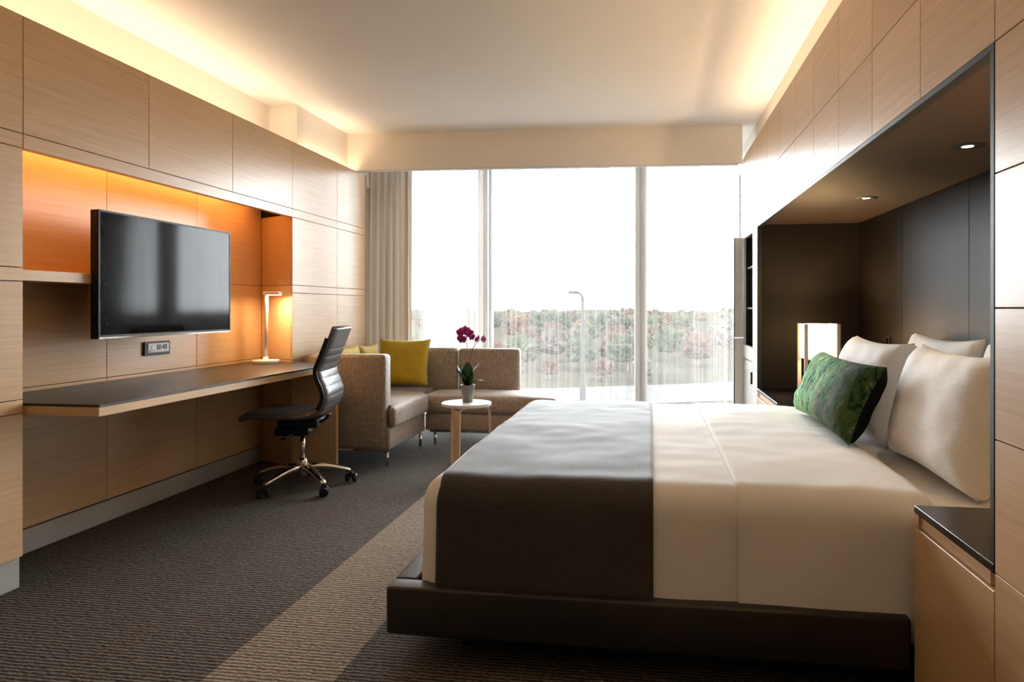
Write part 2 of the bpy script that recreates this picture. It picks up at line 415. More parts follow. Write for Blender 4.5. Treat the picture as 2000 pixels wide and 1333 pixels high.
# cove trough and upper wall
obj('cove_trough', bx(-3.0, XL-0.021, YBACK, 5.83, 2.2505, 2.2605), M['plaster'], wl)
obj('cove_wall', bx(-3.0, -2.825, YBACK, 4.79, 2.2605, ZC), M['plaster'], wl)
obj('column_casing', bx(-3.0, -2.60, 4.79, 6.9, 2.2605, ZC), M['plaster'], wl)
struct('baseboard_left', bx(XN, XN+0.012, 2.445, 4.735, 0, 0.110), M['steel'], bevel=0.002, bseg=1)
bm = NB(); box(bm, XN, XL-0.012, YBACK, 2.436, 0, 0.124)
tag(obj('baseboard_pier', bm, M['steel'], bevel=0.002, bseg=1), kind='structure')
bm = NB(); box(bm, XL-0.03, XL-0.012, 4.61, 5.83, 0, 0.124)
tag(obj('baseboard_corner', bm, M['steel'], bevel=0.002, bseg=1), kind='structure')

# right wall ------------------------------------------------------
wr = struct('wall_right', bx(XB+0.02, 1.6, YBACK, 6.9, 0, ZC), M['backing'])
zr = [0.0, 0.276, 0.562, 0.849, 1.132, 1.421, 1.705, 1.989, ZT]
colsR = [1.60 + 0.41*k for k in range(-10, 11)]
obj('backing_board', bx(XR+0.0195, XB+0.02, YBACK, 1.596, 0, 2.25), M['backing'], wr)
obj('backing_board', bx(XR+0.0195, XR+0.05, 1.60, 6.0, 1.72, 2.25), M['backing'], wr)
for y0, y1 in zip(colsR, colsR[1:]):
    if y0 < YBACK or y0 > 5.75: continue
    y1 = min(y1, 6.0)
    for z0, z1 in zip(zr, zr[1:]):
        if y0 > 1.59 and z0 < 1.70: continue
        panel(wr, XR, XR+0.019, y0, y1, z0, z1, g=0.0013)
obj('cove_trough', bx(XR+0.02, 1.5, YBACK, 6.9, 2.2505, 2.2605), M['plaster'], wr)
obj('cove_wall', bx(0.871, 1.5, YBACK, 6.9, 2.2605, ZC), M['plaster'], wr)
# bed niche lining
for y0, y1 in zip([1.60, 2.46, 3.275, 4.09], [2.46, 3.275, 4.09, 4.88]):
    panel(wr, XB, XB+0.019, y0, y1, 0, 1.705, 'dark_lam')
obj('niche_end', bx(XR+0.021, XB, 4.882, 4.90, 0, 1.705), M['dark_lam'], wr)
obj('niche_end', bx(XR+0.021, XB, 1.58, 1.598, 0, 1.705), M['dark_lam'], wr)
obj('niche_soffit', bx(XR+0.021, XB, 1.60, 4.88, 1.705, 1.719), M['niche_soffit'], wr)
obj('edge_trim', bx(XR-0.001, XR+0.03, 1.60, 4.88, 1.689, 1.7045), M['black_metal'], wr, bevel=0.001, bseg=1)
obj('edge_trim', bx(XR-0.001, XR+0.03, 1.6005, 1.618, 0.581, 1.689), M['black_metal'], wr, bevel=0.001, bseg=1)
obj('edge_trim', bx(XR-0.001, XR+0.03, 4.868, 4.8795, 0.581, 1.689), M['black_metal'], wr, bevel=0.001, bseg=1)

# window wall -----------------------------------------------------
def wstruct(name, lx0, lx1, o0, o1, z0, z1, mat, parent=None, **kw):
    o = obj(name, bx(lx0, lx1, o0, o1, z0, z1), M[mat], parent, **kw)
    if parent is None:
        o.location = WO; o.rotation_euler = (0, 0, WA); o['kind'] = 'structure'
    return o
wstruct('trim_1', -0.10, 3.28, 0, 0.05, 2.335, ZC-0.0005, 'plaster')
wstruct('trim_2', -0.01, 3.25, -0.002, 0.055, 2.323, 2.335, 'mullion_light')
w1 = wstruct('window_1', -0.9, 4.1, 0.86, 0.90, -0.05, 0.04, 'mullion')
wstruct('window_head', -0.9, 4.1, 0.86, 0.90, 2.58, ZC-0.001, 'mullion', w1)
for cx in (-0.50, 0.975, 2.475, 3.97):
    wstruct('mullion', cx-0.047, cx+0.047, 0.70, 0.905, 0.04, 2.6, 'mullion', w1, bevel=0.004, bseg=1)
    wstruct('frame_bead', cx+0.049, cx+0.072, 0.82, 0.90, 0.04, 2.58, 'mullion_light', w1, bevel=0.002, bseg=1)
for a_, b_ in ((-0.50, 0.975), (0.975, 2.475), (2.475, 3.97)):
    wstruct('pane', a_+0.03, b_-0.03, 0.872, 0.878, 0.03, 2.6, 'glass', w1)
# short returns closing the curtain pocket
obj('pocket_return', bx(-3.0, -2.62, 5.84, 5.87, 0, 2.25), M['plaster'], wl)
obj('wall_end_strip', bx(XL-0.03, XL+0.004, 5.831, 5.845, 0, 2.319), M['satin'], wl)
obj('pocket_return', bx(1.06, XB, 6.03, 6.9, 0, 2.25), M['plaster'], wr)
obj('pocket_board', bx(XR+0.021, 1.40, 6.004, 6.028, 0, 2.25), M['plaster'], wr)

def curtain(name, label, lx0, lx1, off, z0, z1, amp, folds, mat, seed, nx=220, irregular=0.5, sag=0.0, cat='curtain'):
    rnd = random.Random(seed)
    ph = [rnd.uniform(0, 6.28) for _ in range(4)]
    def fn(u, v):
        x = lx0 + (lx1-lx0)*u
        a = 2*math.pi*folds*u
        y = amp*(math.sin(a + irregular*math.sin(a*0.37+ph[0])*1.5) + 0.35*math.sin(a*2.13+ph[1]) + 0.25*math.sin(a*0.51+ph[2]))
        y *= 0.75 + 0.25*(1-v) + 0.12*math.sin(3*v+ph[3])
        x += amp*0.35*math.sin(a*1.0+ph[2]+1.3*v)
        return Vector((x, off+y, z0+(z1-z0)*v))
    bm = NB(); grid(bm, fn, nx, 8)
    o = obj(name, bm, M[mat], None, smooth=True)
    o.location = WO; o.rotation_euler = (0, 0, WA)
    return tag(o, label, cat)
curtain('sheer_curtain', 'white sheer voile curtain hanging across the whole window', 0.22, 3.62, 0.62, 0.01, 2.60, 0.022, 26, 'sheer', 3, nx=420)
curtain('sheer_curtain', 'dense gathered folds of white voile at the left of the window', 0.42, 1.00, 0.53, 0.01, 2.60, 0.026, 11, 'sheer_dense', 8, nx=200)
curtain('drape', 'beige lined drape gathered at the left end of the window', -0.16, 0.34, 0.50, 0.01, 2.60, 0.035, 7, 'drape', 5, nx=120)

# ------------------------------------------------------------------ desk
DX, DY0, DY1 = -2.173, 2.447, 4.585
dk = thing('desk', 'long built-in oak desk with a dark top under the television', 'desk', (XN+0.3, 3.5, 0))
off = (XN+0.3, 3.5, 0)
TH = 0.745
obj('desktop', prism(NB(), [(XN+0.001, DY0+0.002), (DX+0.002, DY0+0.002), (DX+0.002, DY1), (XL+0.003, DY1), (XL+0.003, 4.558), (XN+0.001, 4.728)], TH-0.011, TH), M['desk_top'], dk, off=off, bevel=0.0015, bseg=1)
obj('front_edge', bx(DX-0.02, DX, DY0, DY1, TH-0.048, TH-0.0115), M['oak'], dk, off=off, bevel=0.001, bseg=1)
obj('end_edge', bx(XL-0.02, DX-0.0205, DY0, DY0+0.02, TH-0.048, TH-0.0115), M['oak_x'], dk, off=off, bevel=0.001, bseg=1)
obj('underside', bx(XN+0.013, DX-0.021, DY0+0.021, 4.56, TH-0.046, TH-0.0125), M['oak'], dk, off=off)
obj('end_panel', bx(XL+0.003, DX-0.003, DY1-0.036, DY1, 0, TH-0.049), M['oak_z'], dk, off=off, bevel=0.001, bseg=1)

# shelf in the niche
sh = tag(obj('wall_shelf', bx(-0.12, 0.12, -0.35, 0.35, 0, 0.046), M['oak'], loc=(XN+0.122, 2.447+0.36, 1.248), bevel=0.001, bseg=1), 'short oak wall shelf left of the television', 'shelf')

# ------------------------------------------------------------------ television
tvx, ty0, ty1, tz0, tz1 = -2.571, 2.894, 3.924, 0.984, 1.5995
tv = thing('television', 'flat black television mounted in the lit niche above the desk', 'television', (tvx, (ty0+ty1)/2, tz0)); off = tv.location.copy()
obj('casing', bx(tvx-0.045, tvx-0.004, ty0, ty1, tz0, tz1), M['black_plastic'], tv, off=off, bevel=0.003)
obj('screen', bx(tvx-0.0035, tvx-0.002, ty0+0.009, ty1-0.009, tz0+0.019, tz1-0.009), M['screen'], tv, off=off)
bz = NB()
obj('bezel', box(NB(), tvx-0.0039, tvx, ty0, ty1, tz1-0.009, tz1), M['black_plastic'], tv, off=off)
obj('bezel', box(NB(), tvx-0.0039, tvx, ty0, ty0+0.009, tz0+0.01, tz1-0.009), M['black_plastic'], tv, off=off)
obj('bezel', box(NB(), tvx-0.0039, tvx, ty1-0.009, ty1, tz0+0.01, tz1-0.009), M['black_plastic'], tv, off=off)
tag(obj('chrome_strip', box(NB(), tvx-0.0039, tvx+0.002, ty0+0.001, ty1-0.001, tz0, tz0+0.0085), M['chrome'], tv, off=off, bevel=0.001, bseg=1), 'chrome strip')
obj('wall_mount', bx(XN+0.001, tvx-0.045, 3.28, 3.54, 1.13, 1.42), M['black_metal'], tv, off=off)

# socket plate
sp = thing('socket_plate', 'black framed socket plate on the wall below the television', 'socket', (XN, 3.633, 0.899)); off = sp.location.copy()
y0, y1, z0, z1 = 3.528, 3.738, 0.858, 0.938
obj('frame', bx(XN+0.0005, XN+0.012, y0, y1, z0, z1), M['black_plastic'], sp, off=off, bevel=0.003)
obj('face_plate', bx(XN+0.0125, XN+0.014, y0+0.026, y1-0.014, z0+0.017, z1-0.011), M['grey_plastic'], sp, off=off)
def slot(yc, zc, w, h, nm='socket_slot'):
    obj(nm, bx(XN+0.0142, XN+0.0152, yc-w/2, yc+w/2, zc-h/2, zc+h/2), M['black_plastic'], sp, off=off)
for yy in (3.640, 3.692):
    for dy in (-0.009, 0.009): slot(yy+dy, 0.904, 0.010, 0.030)
slot(3.667, 0.904, 0.012, 0.010, 'button')
bm = NB(); lathe(bm, [(0, 0), (0.014, 0), (0.014, 0.002), (0, 0.002)], 20)
obj('knob', bm, M['white_plastic'], sp, loc=(0.0142, 3.594-3.633, 0.003), rot=(0, R(90), 0))
slot(3.594, 0.902, 0.007, 0.007, 'button')
slot(3.594, 0.887, 0.006, 0.005, 'button'); slot(3.570, 0.882, 0.012, 0.006, 'button')

# ------------------------------------------------------------------ desk lamp
lp = thing('desk_lamp', 'slim white desk lamp with a flat head, lit, on the desk end', 'lamp', (-2.66, 4.47, TH))
bm = NB(); lathe(bm, [(0, 0), (0.088, 0), (0.09, 0.003), (0.09, 0.020), (0.087, 0.024), (0.02, 0.025), (0.018, 0.045), (0, 0.046)], 40)
obj('base', bm, M['white_plastic'], lp, smooth=True)
obj('stem', tube(NB(), [(0, 0, 0.03), (0.003, 0, 0.25), (0.006, 0, 0.40), (0.006, 0, 0.495)], [0.013, 0.012, 0.013, 0.013], 14), M['white_plastic'], lp, smooth=True)
hd = obj('head', bx(-0.01, 0.112, -0.03, 0.03, 0.478, 0.503), M['white_plastic'], lp, bevel=0.008, bseg=3, smooth=True)
obj('light_face', bx(0.02, 0.105, -0.024, 0.024, 0.4765, 0.4775), M['led'], hd)
def point(name, loc, power, color, r=0.03):
    d = bpy.data.lights.new(name, 'POINT'); d.energy = power; d.color = color; d.shadow_soft_size = r
    o = bpy.data.objects.new(name, d); C.objects.link(o); o.location = loc; return o
dl = area('desk_lamp_light', (-2.66+0.055, 4.47, TH+0.470), 0.08, 0.045, 2.2, (1.0, 0.66, 0.34))

# ------------------------------------------------------------------ office chair
ch = thing('office_chair', 'black leather office chair with ribbed back and polished star base', 'chair', (-2.17, 4.07, 0), R(11))
prof = [(0.288, 1.012), (0.237, 0.873), (0.207, 0.80), (0.192, 0.754), (0.201, 0.70), (0.225, 0.645), (0.234, 0.59), (0.207, 0.522), (0.15, 0.482), (0.05, 0.468), (-0.08, 0.474), (-0.21, 0.480), (-0.27, 0.460)]
def spline(pts, n):
    out = []
    P = [Vector((a, 0, b)) for a, b in pts]; P = [P[0]*2-P[1]] + P + [P[-1]*2-P[-2]]
    for i in range(1, len(P)-2):
        for k in range(n):
            t = k/n; a, b, c, d = P[i-1], P[i], P[i+1], P[i+2]
            out.append(0.5*((2*b) + (-a+c)*t + (2*a-5*b+4*c-d)*t*t + (-a+3*b-3*c+d)*t**3))
    out.append(P[-2]); return out
def ribbed(path, width, pitch, t, first=0.0):
    bm = NB(); s = 0; rings = []; W = 9
    for i, p in enumerate(path):
        if i: s += (p-path[i-1]).length
        tg = (path[min(i+1, len(path)-1)]-path[max(i-1, 0)]).normalized()
        nr = Vector((0, 1, 0)).cross(tg).normalized()
        k = 0 if s < first else abs(math.sin(math.pi*(s-first)/pitch))
        bul = 1.0 if s < first else 0.62 + 0.38*k**0.35
        tt = t*bul
        ring = []
        for j in range(W+1):
            a = -1+2*j/W; e = math.sqrt(max(0, 1-abs(a)**6))
            ring.append(bm.verts.new(p + Vector((0, a*width/2, 0)) + nr*(tt/2*e+0.004)))
        for j in range(W, -1, -1):
            a = -1+2*j/W; e = math.sqrt(max(0, 1-abs(a)**6))
            ring.append(bm.verts.new(p + Vector((0, a*width/2, 0)) - nr*(tt/2*e+0.004)))
        rings.append(ring)
    n = len(rings[0])
    for r0, r1 in zip(rings, rings[1:]):
        for k in range(n): bm.faces.new((r0[k], r0[(k+1) % n], r1[(k+1) % n], r1[k]))
    bm.faces.new(rings[0][::-1]); bm.faces.new(rings[-1])
    return bm
prof = [(a_-0.04, b_) for a_, b_ in prof]
full = spline(prof, 14); cut = 14*7+4
# finer, evenly spaced resampling for the ribs
def resample(path, step):
    out = [path[0]]; acc = 0
    for a, b in zip(path, path[1:]):
        L = (b-a).length; pos = step-acc
        while pos <= L:
            out.append(a + (b-a)*(pos/L)); pos += step
        acc = L-(pos-step)
    out.append(path[-1]); return out
obj('backrest', ribbed(resample(full[:cut+1], 0.0055), 0.45, 0.052, 0.036, 0.13), M['chair_leather'], ch, smooth=True)
obj('seat', ribbed(resample(full[cut:], 0.0055), 0.46, 0.052, 0.040, 0.0), M['chair_leather'], ch, smooth=True)
for s_ in (-1, 1):
    obj('side_rail', strap(NB(), [p + Vector((-0.010, s_*0.2275, 0.0)) for p in full[6:cut:3]], 0.010, 0.024), M['black_plastic'], ch)
obj('tilt_mechanism', bx(-0.13, 0.12, -0.10, 0.10, 0.385, 0.44), M['black_plastic'], ch, bevel=0.015)
obj('mechanism_cover', bx(-0.16, 0.06, -0.07, 0.07, 0.33, 0.384), M['black_plastic'], ch, bevel=0.02)
lv = obj('lever', tube(NB(), [(-0.02, -0.07, 0.36), (-0.03, -0.19, 0.355), (-0.05, -0.23, 0.345)], [0.006, 0.006, 0.010]), M['black_plastic'], ch, smooth=True)
obj('seat_support', strap(NB(), [(0.07, 0, 0.412), (0.13, 0, 0.418), (0.155, 0, 0.438), (0.172, 0, 0.462)], 0.07, 0.014), M['black_metal'], ch)
obj('gas_column', tube(NB(), [(0, 0, 0.16), (0, 0, 0.33)], 0.014, 16), M['chrome'], ch, smooth=True)
bm = NB(); lathe(bm, [(0, 0.07), (0.026, 0.07), (0.033, 0.09), (0.030, 0.15), (0.024, 0.185), (0, 0.186)], 24); obj('hub', bm, M['chrome'], ch, smooth=True)
for k in range(5):
    a = R(-38 - 11 + 72*k); d = Vector((math.cos(a), math.sin(a), 0)); sd = Vector((-math.sin(a), math.cos(a), 0))
    path = [d*0.02+Vector((0, 0, 0.125)), d*0.09+Vector((0, 0, 0.128)), d*0.17+Vector((0, 0, 0.115)), d*0.25+Vector((0, 0, 0.092)), d*0.305+Vector((0, 0, 0.072))]
    bm = NB(); rings = []
    for i, p_ in enumerate(path):
        w_ = [0.034, 0.031, 0.029, 0.026, 0.022][i]; h_ = [0.028, 0.024, 0.020, 0.017, 0.014][i]
        rings.append([bm.verts.new(p_ + sd*math.cos(2*math.pi*q/10)*w_ + Vector((0, 0, math.sin(2*math.pi*q/10)*h_))) for q in range(10)])
    for r0, r1 in zip(rings, rings[1:]):
        for q in range(10): bm.faces.new((r0[q], r0[(q+1) % 10], r1[(q+1) % 10], r1[q]))
    bm.faces.new(rings[0][::-1]); bm.faces.new(rings[-1])
    arm = obj('base_arm', bm, M['chrome'], ch, smooth=True, subsurf=1)
    c0 = d*0.30
    cst = obj('castor', bx(-0.018, 0.018, -0.012, 0.012, 0.030, 0.066), M['black_plastic'], arm, loc=c0, rot=(0, 0, a+1.0), bevel=0.006)
    for s_ in (-1, 1):
        bm = NB(); lathe(bm, [(0, -0.010), (0.024, -0.010), (0.0275, -0.006), (0.0275, 0.006), (0.024, 0.010), (0, 0.010)], 20)
        w = obj('castor_wheel', bm, M['black_plastic'], arm, smooth=True)
        w.location = c0 + Vector((-math.sin(a+1.0), math.cos(a+1.0), 0))*s_*0.0235 + Vector((0, 0, 0.0285)); w.rotation_euler = (R(90), 0, a+1.0)

# ------------------------------------------------------------------ corner sofa
sf = thing('corner_sofa', 'taupe chenille corner sofa with a chaise in front of the window', 'sofa', (-1.85, 5.3, 0)); off = sf.location.copy()
def soft(name, x0, x1, y0, y1, z0, z1, r=0.03, crown=0.0, n=3, parent=sf, mat='sofa', off=off, pts=None):
    bm = prism(NB(), pts, z0, z1) if pts else bx(x0, x1, y0, y1, z0, z1)
    bmesh.ops.bevel(bm, geom=list(bm.edges), offset=r, segments=3, profile=0.5, affect='EDGES', clamp_overlap=True)
    if crown:
        bmesh.ops.subdivide_edges(bm, edges=list(bm.edges), cuts=3, use_grid_fill=True)
        cx, cy = (x0+x1)/2, (y0+y1)/2
        for v in bm.verts:
            u = (v.co.x-cx)/((x1-x0)/2); w = (v.co.y-cy)/((y1-y0)/2)
            k = max(0, 1-u**4)*max(0, 1-w**4)
            if v.co.z > (z0+z1)/2: v.co.z += crown*k + 0.004*noise.noise(v.co*7)
    return obj(name, bm, M[mat], parent, off=off, smooth=True)
soft('armrest', -2.45, -1.855, 4.645, 4.775, 0.122, 0.80, 0.028)
soft('backrest', -2.495, -2.365, 4.65, 5.80, 0.122, 0.795, 0.03)
soft('backrest', -2.36, -1.70, 5.93, 6.05, 0.25, 0.775, 0.03)
soft('backrest', -1.685, -1.13, 5.93, 6.05, 0.25, 0.772, 0.03)
soft('seat_base', -2.36, -1.828, 4.66, 5.455, 0.118, 0.275, 0.015)
soft('seat_base', -1.835, -0.76, 5.46, 6.04, 0.122, 0.262, 0.015)
soft('seat_cushion', -2.36, -1.79, 4.67, 5.45, 0.277, 0.425, 0.035, 0.022,
     pts=[(-2.36, 4.78), (-1.845, 4.78), (-1.845, 4.67), (-1.79, 4.67), (-1.79, 5.44), (-1.90, 5.52), (-1.90, 5.92), (-2.36, 5.92)])
soft('seat_cushion', -1.89, -0.72, 5.43, 5.925, 0.264, 0.405, 0.05, 0.02)
for x_, y_ in ((-1.86, 4.70), (-1.86, 5.42), (-2.40, 4.70), (-1.76, 5.50), (-0.82, 5.50), (-0.82, 6.0)):
    obj('leg', tube(NB(), [(x_, y_, 0), (x_, y_, 0.104)], [0.010, 0.012], 12), M['chrome'], sf, off=off, smooth=True)
obj('rail', bx(-2.42, -1.84, 4.69, 4.71, 0.104, 0.117), M['chrome'], sf, off=off)
obj('rail', bx(-1.87, -1.85, 4.71, 5.43, 0.104, 0.117), M['chrome'], sf, off=off)
obj('rail', bx(-1.80, -0.80, 5.49, 5.51, 0.104, 0.121), M['chrome'], sf, off=off)

def place_cushion(name, label, cat, w, h, t, loc, yaw, tilt, mat, group=None, **kw):
    o = obj(name, cushion_bm(w, h, t, **kw), M[mat], None, loc=loc, smooth=True)
    o.rotation_euler = (Matrix.Rotation(yaw, 3, 'Z') @ Matrix.Rotation(tilt, 3, 'X')).to_euler()
    return tag(o, label, cat, group)
YC = 'mustard scatter cushions on the sofa'
place_cushion('scatter_cushion', 'large mustard yellow cushion propped upright in the sofa corner', 'cushion', 0.46, 0.42, 0.15, (-2.12, 5.70, 0.452), R(4), R(-14), 'mustard', YC, seed=1)
place_cushion('scatter_cushion', 'mustard cushion half hidden behind the office chair back', 'cushion', 0.40, 0.40, 0.11, (-2.275, 4.985, 0.447), R(90), R(-4), 'mustard', YC, seed=2)
place_cushion('scatter_cushion', 'mustard cushion tip showing above the sofa arm, middle of the three', 'cushion', 0.36, 0.39, 0.10, (-2.27, 5.37, 0.447), R(88), R(-4), 'mustard', YC, seed=3)

# ------------------------------------------------------------------ round side table and orchid
st = thing('side_table', 'small round white table on bent birch legs beside the bed', 'table', (-1.278, 4.715, 0))
bm = NB(); lathe(bm, [(0, 0.443), (0.172, 0.443), (0.176, 0.447), (0.176, 0.461), (0.173, 0.465), (0, 0.465)], 56); obj('table_top', bm, M['white_lacquer'], st, smooth=False)
for k, a in enumerate((R(-98), R(18), R(138))):
    d = Vector((math.cos(a), math.sin(a), 0)); sd = (-math.sin(a), math.cos(a), 0)
    path = [d*0.05+Vector((0, 0, 0.434)), d*0.12+Vector((0, 0, 0.434))]
    for q in range(7):
        b = q/6*math.pi/2; path.append(d*(0.125+0.035*math.sin(b))+Vector((0, 0, 0.399+0.035*math.cos(b))))
    path += [d*0.170+Vector((0, 0, 0.2)), d*0.178+Vector((0, 0, 0.001))]
    obj('leg', strap(NB(), path, 0.048, 0.017, sd), M['birch'], st)
PX, PY, PZ = -1.275, 4.735, 0.4655
op = thing('orchid', 'purple orchid in a tapered grey pot on the white side table', 'plant', (PX, PY, PZ))
bm = NB(); lathe(bm, [(0, 0), (0.034, 0), (0.036, 0.004), (0.052, 0.118), (0.0525, 0.121), (0.048, 0.121), (0.046, 0.105), (0, 0.105)], 36); obj('pot', bm, M['pot'], op, smooth=True)
bm = NB(); lathe(bm, [(0, 0.1055), (0.043, 0.1055), (0.03, 0.112), (0, 0.114)], 20); obj('soil', bm, M['soil'], op, smooth=True)
def leaf(az, L, w, up, droop, twist=0.0):
    bm = NB(); d = Vector((math.cos(az), math.sin(az), 0)); sd = Vector((-math.sin(az), math.cos(az), 0))
    def fn(u, v):
        t = u; x = L*(t*math.cos(up) + droop*t*t*0.5); z = L*(t*math.sin(up) - droop*0.35*t**3)
        ww = w*math.sin(math.pi*min(1, 0.12+0.88*t)**0.8)**0.7 if t < 1 else 0.002
        s = (v-0.5)*2
        return d*x + sd*(s*ww/2) + Vector((0, 0, 0.112 + z + abs(s)*ww*0.18))
    grid(bm, fn, 12, 4)
    bmesh.ops.solidify(bm, geom=list(bm.faces), thickness=0.002)
    return obj('leaf', bm, M['leaf'], op, smooth=True)
for az, L, w_, up, dr_ in ((200, .20, .075, 76, .2), (15, .19, .075, 74, .35), (-75, .19, .080, 74, .1), (110, .18, .07, 68, .35), (-20, .12, .055, 35, .6), (160, .17, .065, 66, .25), (-130, .16, .06, 60, .3)):
    leaf(R(az), L, w_, R(up), dr_)
s1 = [(0, 0, 0.112), (-0.004, 0, 0.22), (-0.002, -0.004, 0.34), (-0.008, 0, 0.43), (-0.025, 0, 0.485), (-0.045, 0, 0.475)]
s2 = [(0.006, 0, 0.112), (0.012, 0, 0.22), (0.022, 0, 0.31), (0.045, 0, 0.39), (0.085, 0, 0.435), (0.115, 0, 0.438)]
for s_ in (s1, s2):
    pth = [Vector((a_.x, s_[0][1], a_.z)) for a_ in spline([(q[0], q[2]) for q in s_], 6)]
    obj('stem', tube(NB(), pth, 0.0022, 6), M['stem'], op, smooth=True)
def flower(c, az, el, sc):
    bm = NB()
    petals = [(90, 0.026, 0.020), (90+72*2, 0.025, 0.017), (90-72*2, 0.025, 0.017), (168, 0.028, 0.030), (12, 0.028, 0.030)]
    for ang, L, w in petals:
        a = R(ang)
        def fn(u, v, a=a, L=L, w=w):
            t = u; s = (v-0.5)*2; ww = w*math.sin(math.pi*(0.12+0.86*t))**0.6
            x = L*t; y = s*ww/2
            return Vector((x*math.cos(a)-y*math.sin(a), -0.004*math.sin(3*t)+0.004*s*s, x*math.sin(a)+y*math.cos(a)))*sc
        grid(bm, fn, 5, 4)
    bmesh.ops.remove_doubles(bm, verts=bm.verts, dist=0.0006)
    o = obj('flower', bm, M['petal'], op, loc=c, rot=(R(el), 0, R(az)), smooth=True)
    bm = NB(); bmesh.ops.create_icosphere(bm, subdivisions=1, radius=0.006*sc); obj('flower_heart', bm, M['petal_heart'], o, loc=(0, -0.005*sc, 0))
for c, az, el, sc in (((-0.052, -0.01, 0.490), -25, 5, 1.15), ((-0.015, -0.015, 0.505), 10, -10, 1.2), ((0.015, -0.01, 0.487), 40, 5, 1.1), ((-0.040, -0.012, 0.445), -10, 20, 1.15),
                      ((0.035, -0.008, 0.462), 60, 10, 0.95), ((0.072, -0.008, 0.447), 75, 25, 0.95), ((0.118, 0, 0.447), 65, 0, 0.9), ((-0.03, 0.012, 0.50), 190, 5, 1.0)):
    flower(c, az, el, sc*1.25)

# ------------------------------------------------------------------ bed
bd = thing('bed', 'wide platform bed with dark leather frame and white bedding, head in the niche', 'bed', (0.28, 3.1, 0)); off = bd.location.copy()
FX0, FX1, FY0, FY1 = -0.82, XB-0.002, 2.06, 4.13
soft('frame_rail', FX0, XR-0.003, FY0, FY0+0.075, 0.105, 0.255, 0.010, parent=bd, mat='leather', off=off)
soft('frame_rail', FX0, XR-0.003, FY1-0.075, FY1, 0.105, 0.255, 0.010, parent=bd, mat='leather', off=off)
soft('foot_rail', FX0, FX0+0.075, FY0+0.0755, FY1-0.0755, 0.105, 0.255, 0.010, parent=bd, mat='leather', off=off)
obj('platform', bx(FX0+0.02, XB-0.004, FY0+0.02, FY1-0.02, 0.105, 0.15), M['black_metal'], bd, off=off)
obj('plinth', bx(-0.62, 1.38, 2.24, 3.95, 0, 0.105), M['black_metal'], bd, off=off)
BY0, BY1, BZ0 = 2.115, 4.075, 0.175
mt = soft('mattress', -0.70, 1.385, BY0+0.03, BY1-0.03, 0.152, 0.530, 0.05, 0.01, parent=bd, mat='sheet', off=off)
def rbox(x0, x1, y0, y1, z0, z1, r, extra, xa, xb, nx, ny, nz, foot, wr=0.006, head_round=0.0, seed=0.0):
    """cloth draped over a rounded box: near side, top and far side from xa to xb, plus the foot drop"""
    bm = NB()
    inner = lambda q: Vector((max(x0+r, q.x), min(max(q.y, y0+r), y1-r), min(q.z, z1-r)))
    def surf(q):
        i = inner(q); d = q-i
        d = d.normalized() if d.length > 1e-6 else Vector((0, 0, 1))
        flare = 0.020*max(0, (z1-r-q.z))/(z1-z0)
        w = wr*noise.noise(Vector((q.x*3.2+seed, q.y*3.2, q.z*1.2)))
        w += 0.5*wr*noise.noise(Vector((q.x*9+seed, q.y*9, q.z*2.0)))
        if q.z < z1-r: w += 0.004*math.sin(q.x*11+2*math.sin(q.x*4))*min(1, (z1-r-q.z)/0.2)
        hd = 0.0
        if head_round and q.x > x1-0.22: hd = -head_round*((q.x-(x1-0.22))/0.22)**2
        p_ = i + d*(r+extra+w+flare)
        if d.z > 0.3: p_.z += hd*d.z
        p_.z += 0.012*max(0, 1-((p_.y-(y0+y1)/2)/((y1-y0)/2))**2)*(1 if d.z > .5 else 0.0)
        return p_
    # path across: near bottom -> top -> far bottom as points on the unrounded box
    across = [Vector((0, y0, z0+(z1-z0)*k/nz)) for k in range(nz)] + [Vector((0, y0+(y1-y0)*k/ny, z1)) for k in range(ny)] + [Vector((0, y1, z1-(z1-z0)*k/nz)) for k in range(nz+1)]
    xs = [xa+(xb-xa)*k/nx for k in range(nx+1)]
    g = [[bm.verts.new(surf(Vector((x, a_.y, a_.z)))) for a_ in across] for x in xs]
    for i in range(nx):
        for j in range(len(across)-1):
            bm.faces.new((g[i][j], g[i+1][j], g[i+1][j+1], g[i][j+1]))
    if foot:
        # fill the foot face with rows of points reaching down
        ft = [[g[0][j] for j in range(len(across))]]
        col0, col1 = nz, nz+ny
        top = g[0][col0:col1+1]
        prev = top
        for k in range(1, nz+1):
            z = z1-(z1-z0)*k/nz; row = []
            for j in range(ny+1):
                if j == 0: row.append(g[0][nz-k])
                elif j == ny: row.append(g[0][nz+ny+k])
                else: row.append(bm.verts.new(surf(Vector((x0, y0+(y1-y0)*j/ny, z)))))
            for j in range(ny):
                bm.faces.new((prev[j], prev[j+1], row[j+1], row[j]))
            prev = row
    return bm
R0 = 0.085
bm = rbox(-0.735, 0.80, BY0, BY1, BZ0, 0.580, R0, 0.0, -0.735, 0.80, 70, 80, 18, True, head_round=0.012)
o = obj('duvet', bm, M['linen'], bd, off=off, smooth=True)
md = o.modifiers.new('thickness', 'SOLIDIFY'); md.thickness = 0.012; md.offset = -1
bm = rbox(-0.735, 0.80, BY0, BY1, BZ0-0.005, 0.580, R0, 0.010, 0.262, 0.815, 34, 80, 18, False, head_round=0.012)
o = obj('duvet_fold', bm, M['linen'], bd, off=off, smooth=True)
md = o.modifiers.new('thickness', 'SOLIDIFY'); md.thickness = 0.008; md.offset = -1
rn_bm = rbox(-0.735, 0.80, BY0, BY1, BZ0+0.01, 0.580, R0, 0.009, -0.668, 0.012, 44, 80, 18, False, wr=0.0075)
rn = obj('bed_runner', rn_bm, M['runner'], None, off=(-0.33, 3.1, 0.2), smooth=True, loc=(-0.33, 3.1, 0.2))
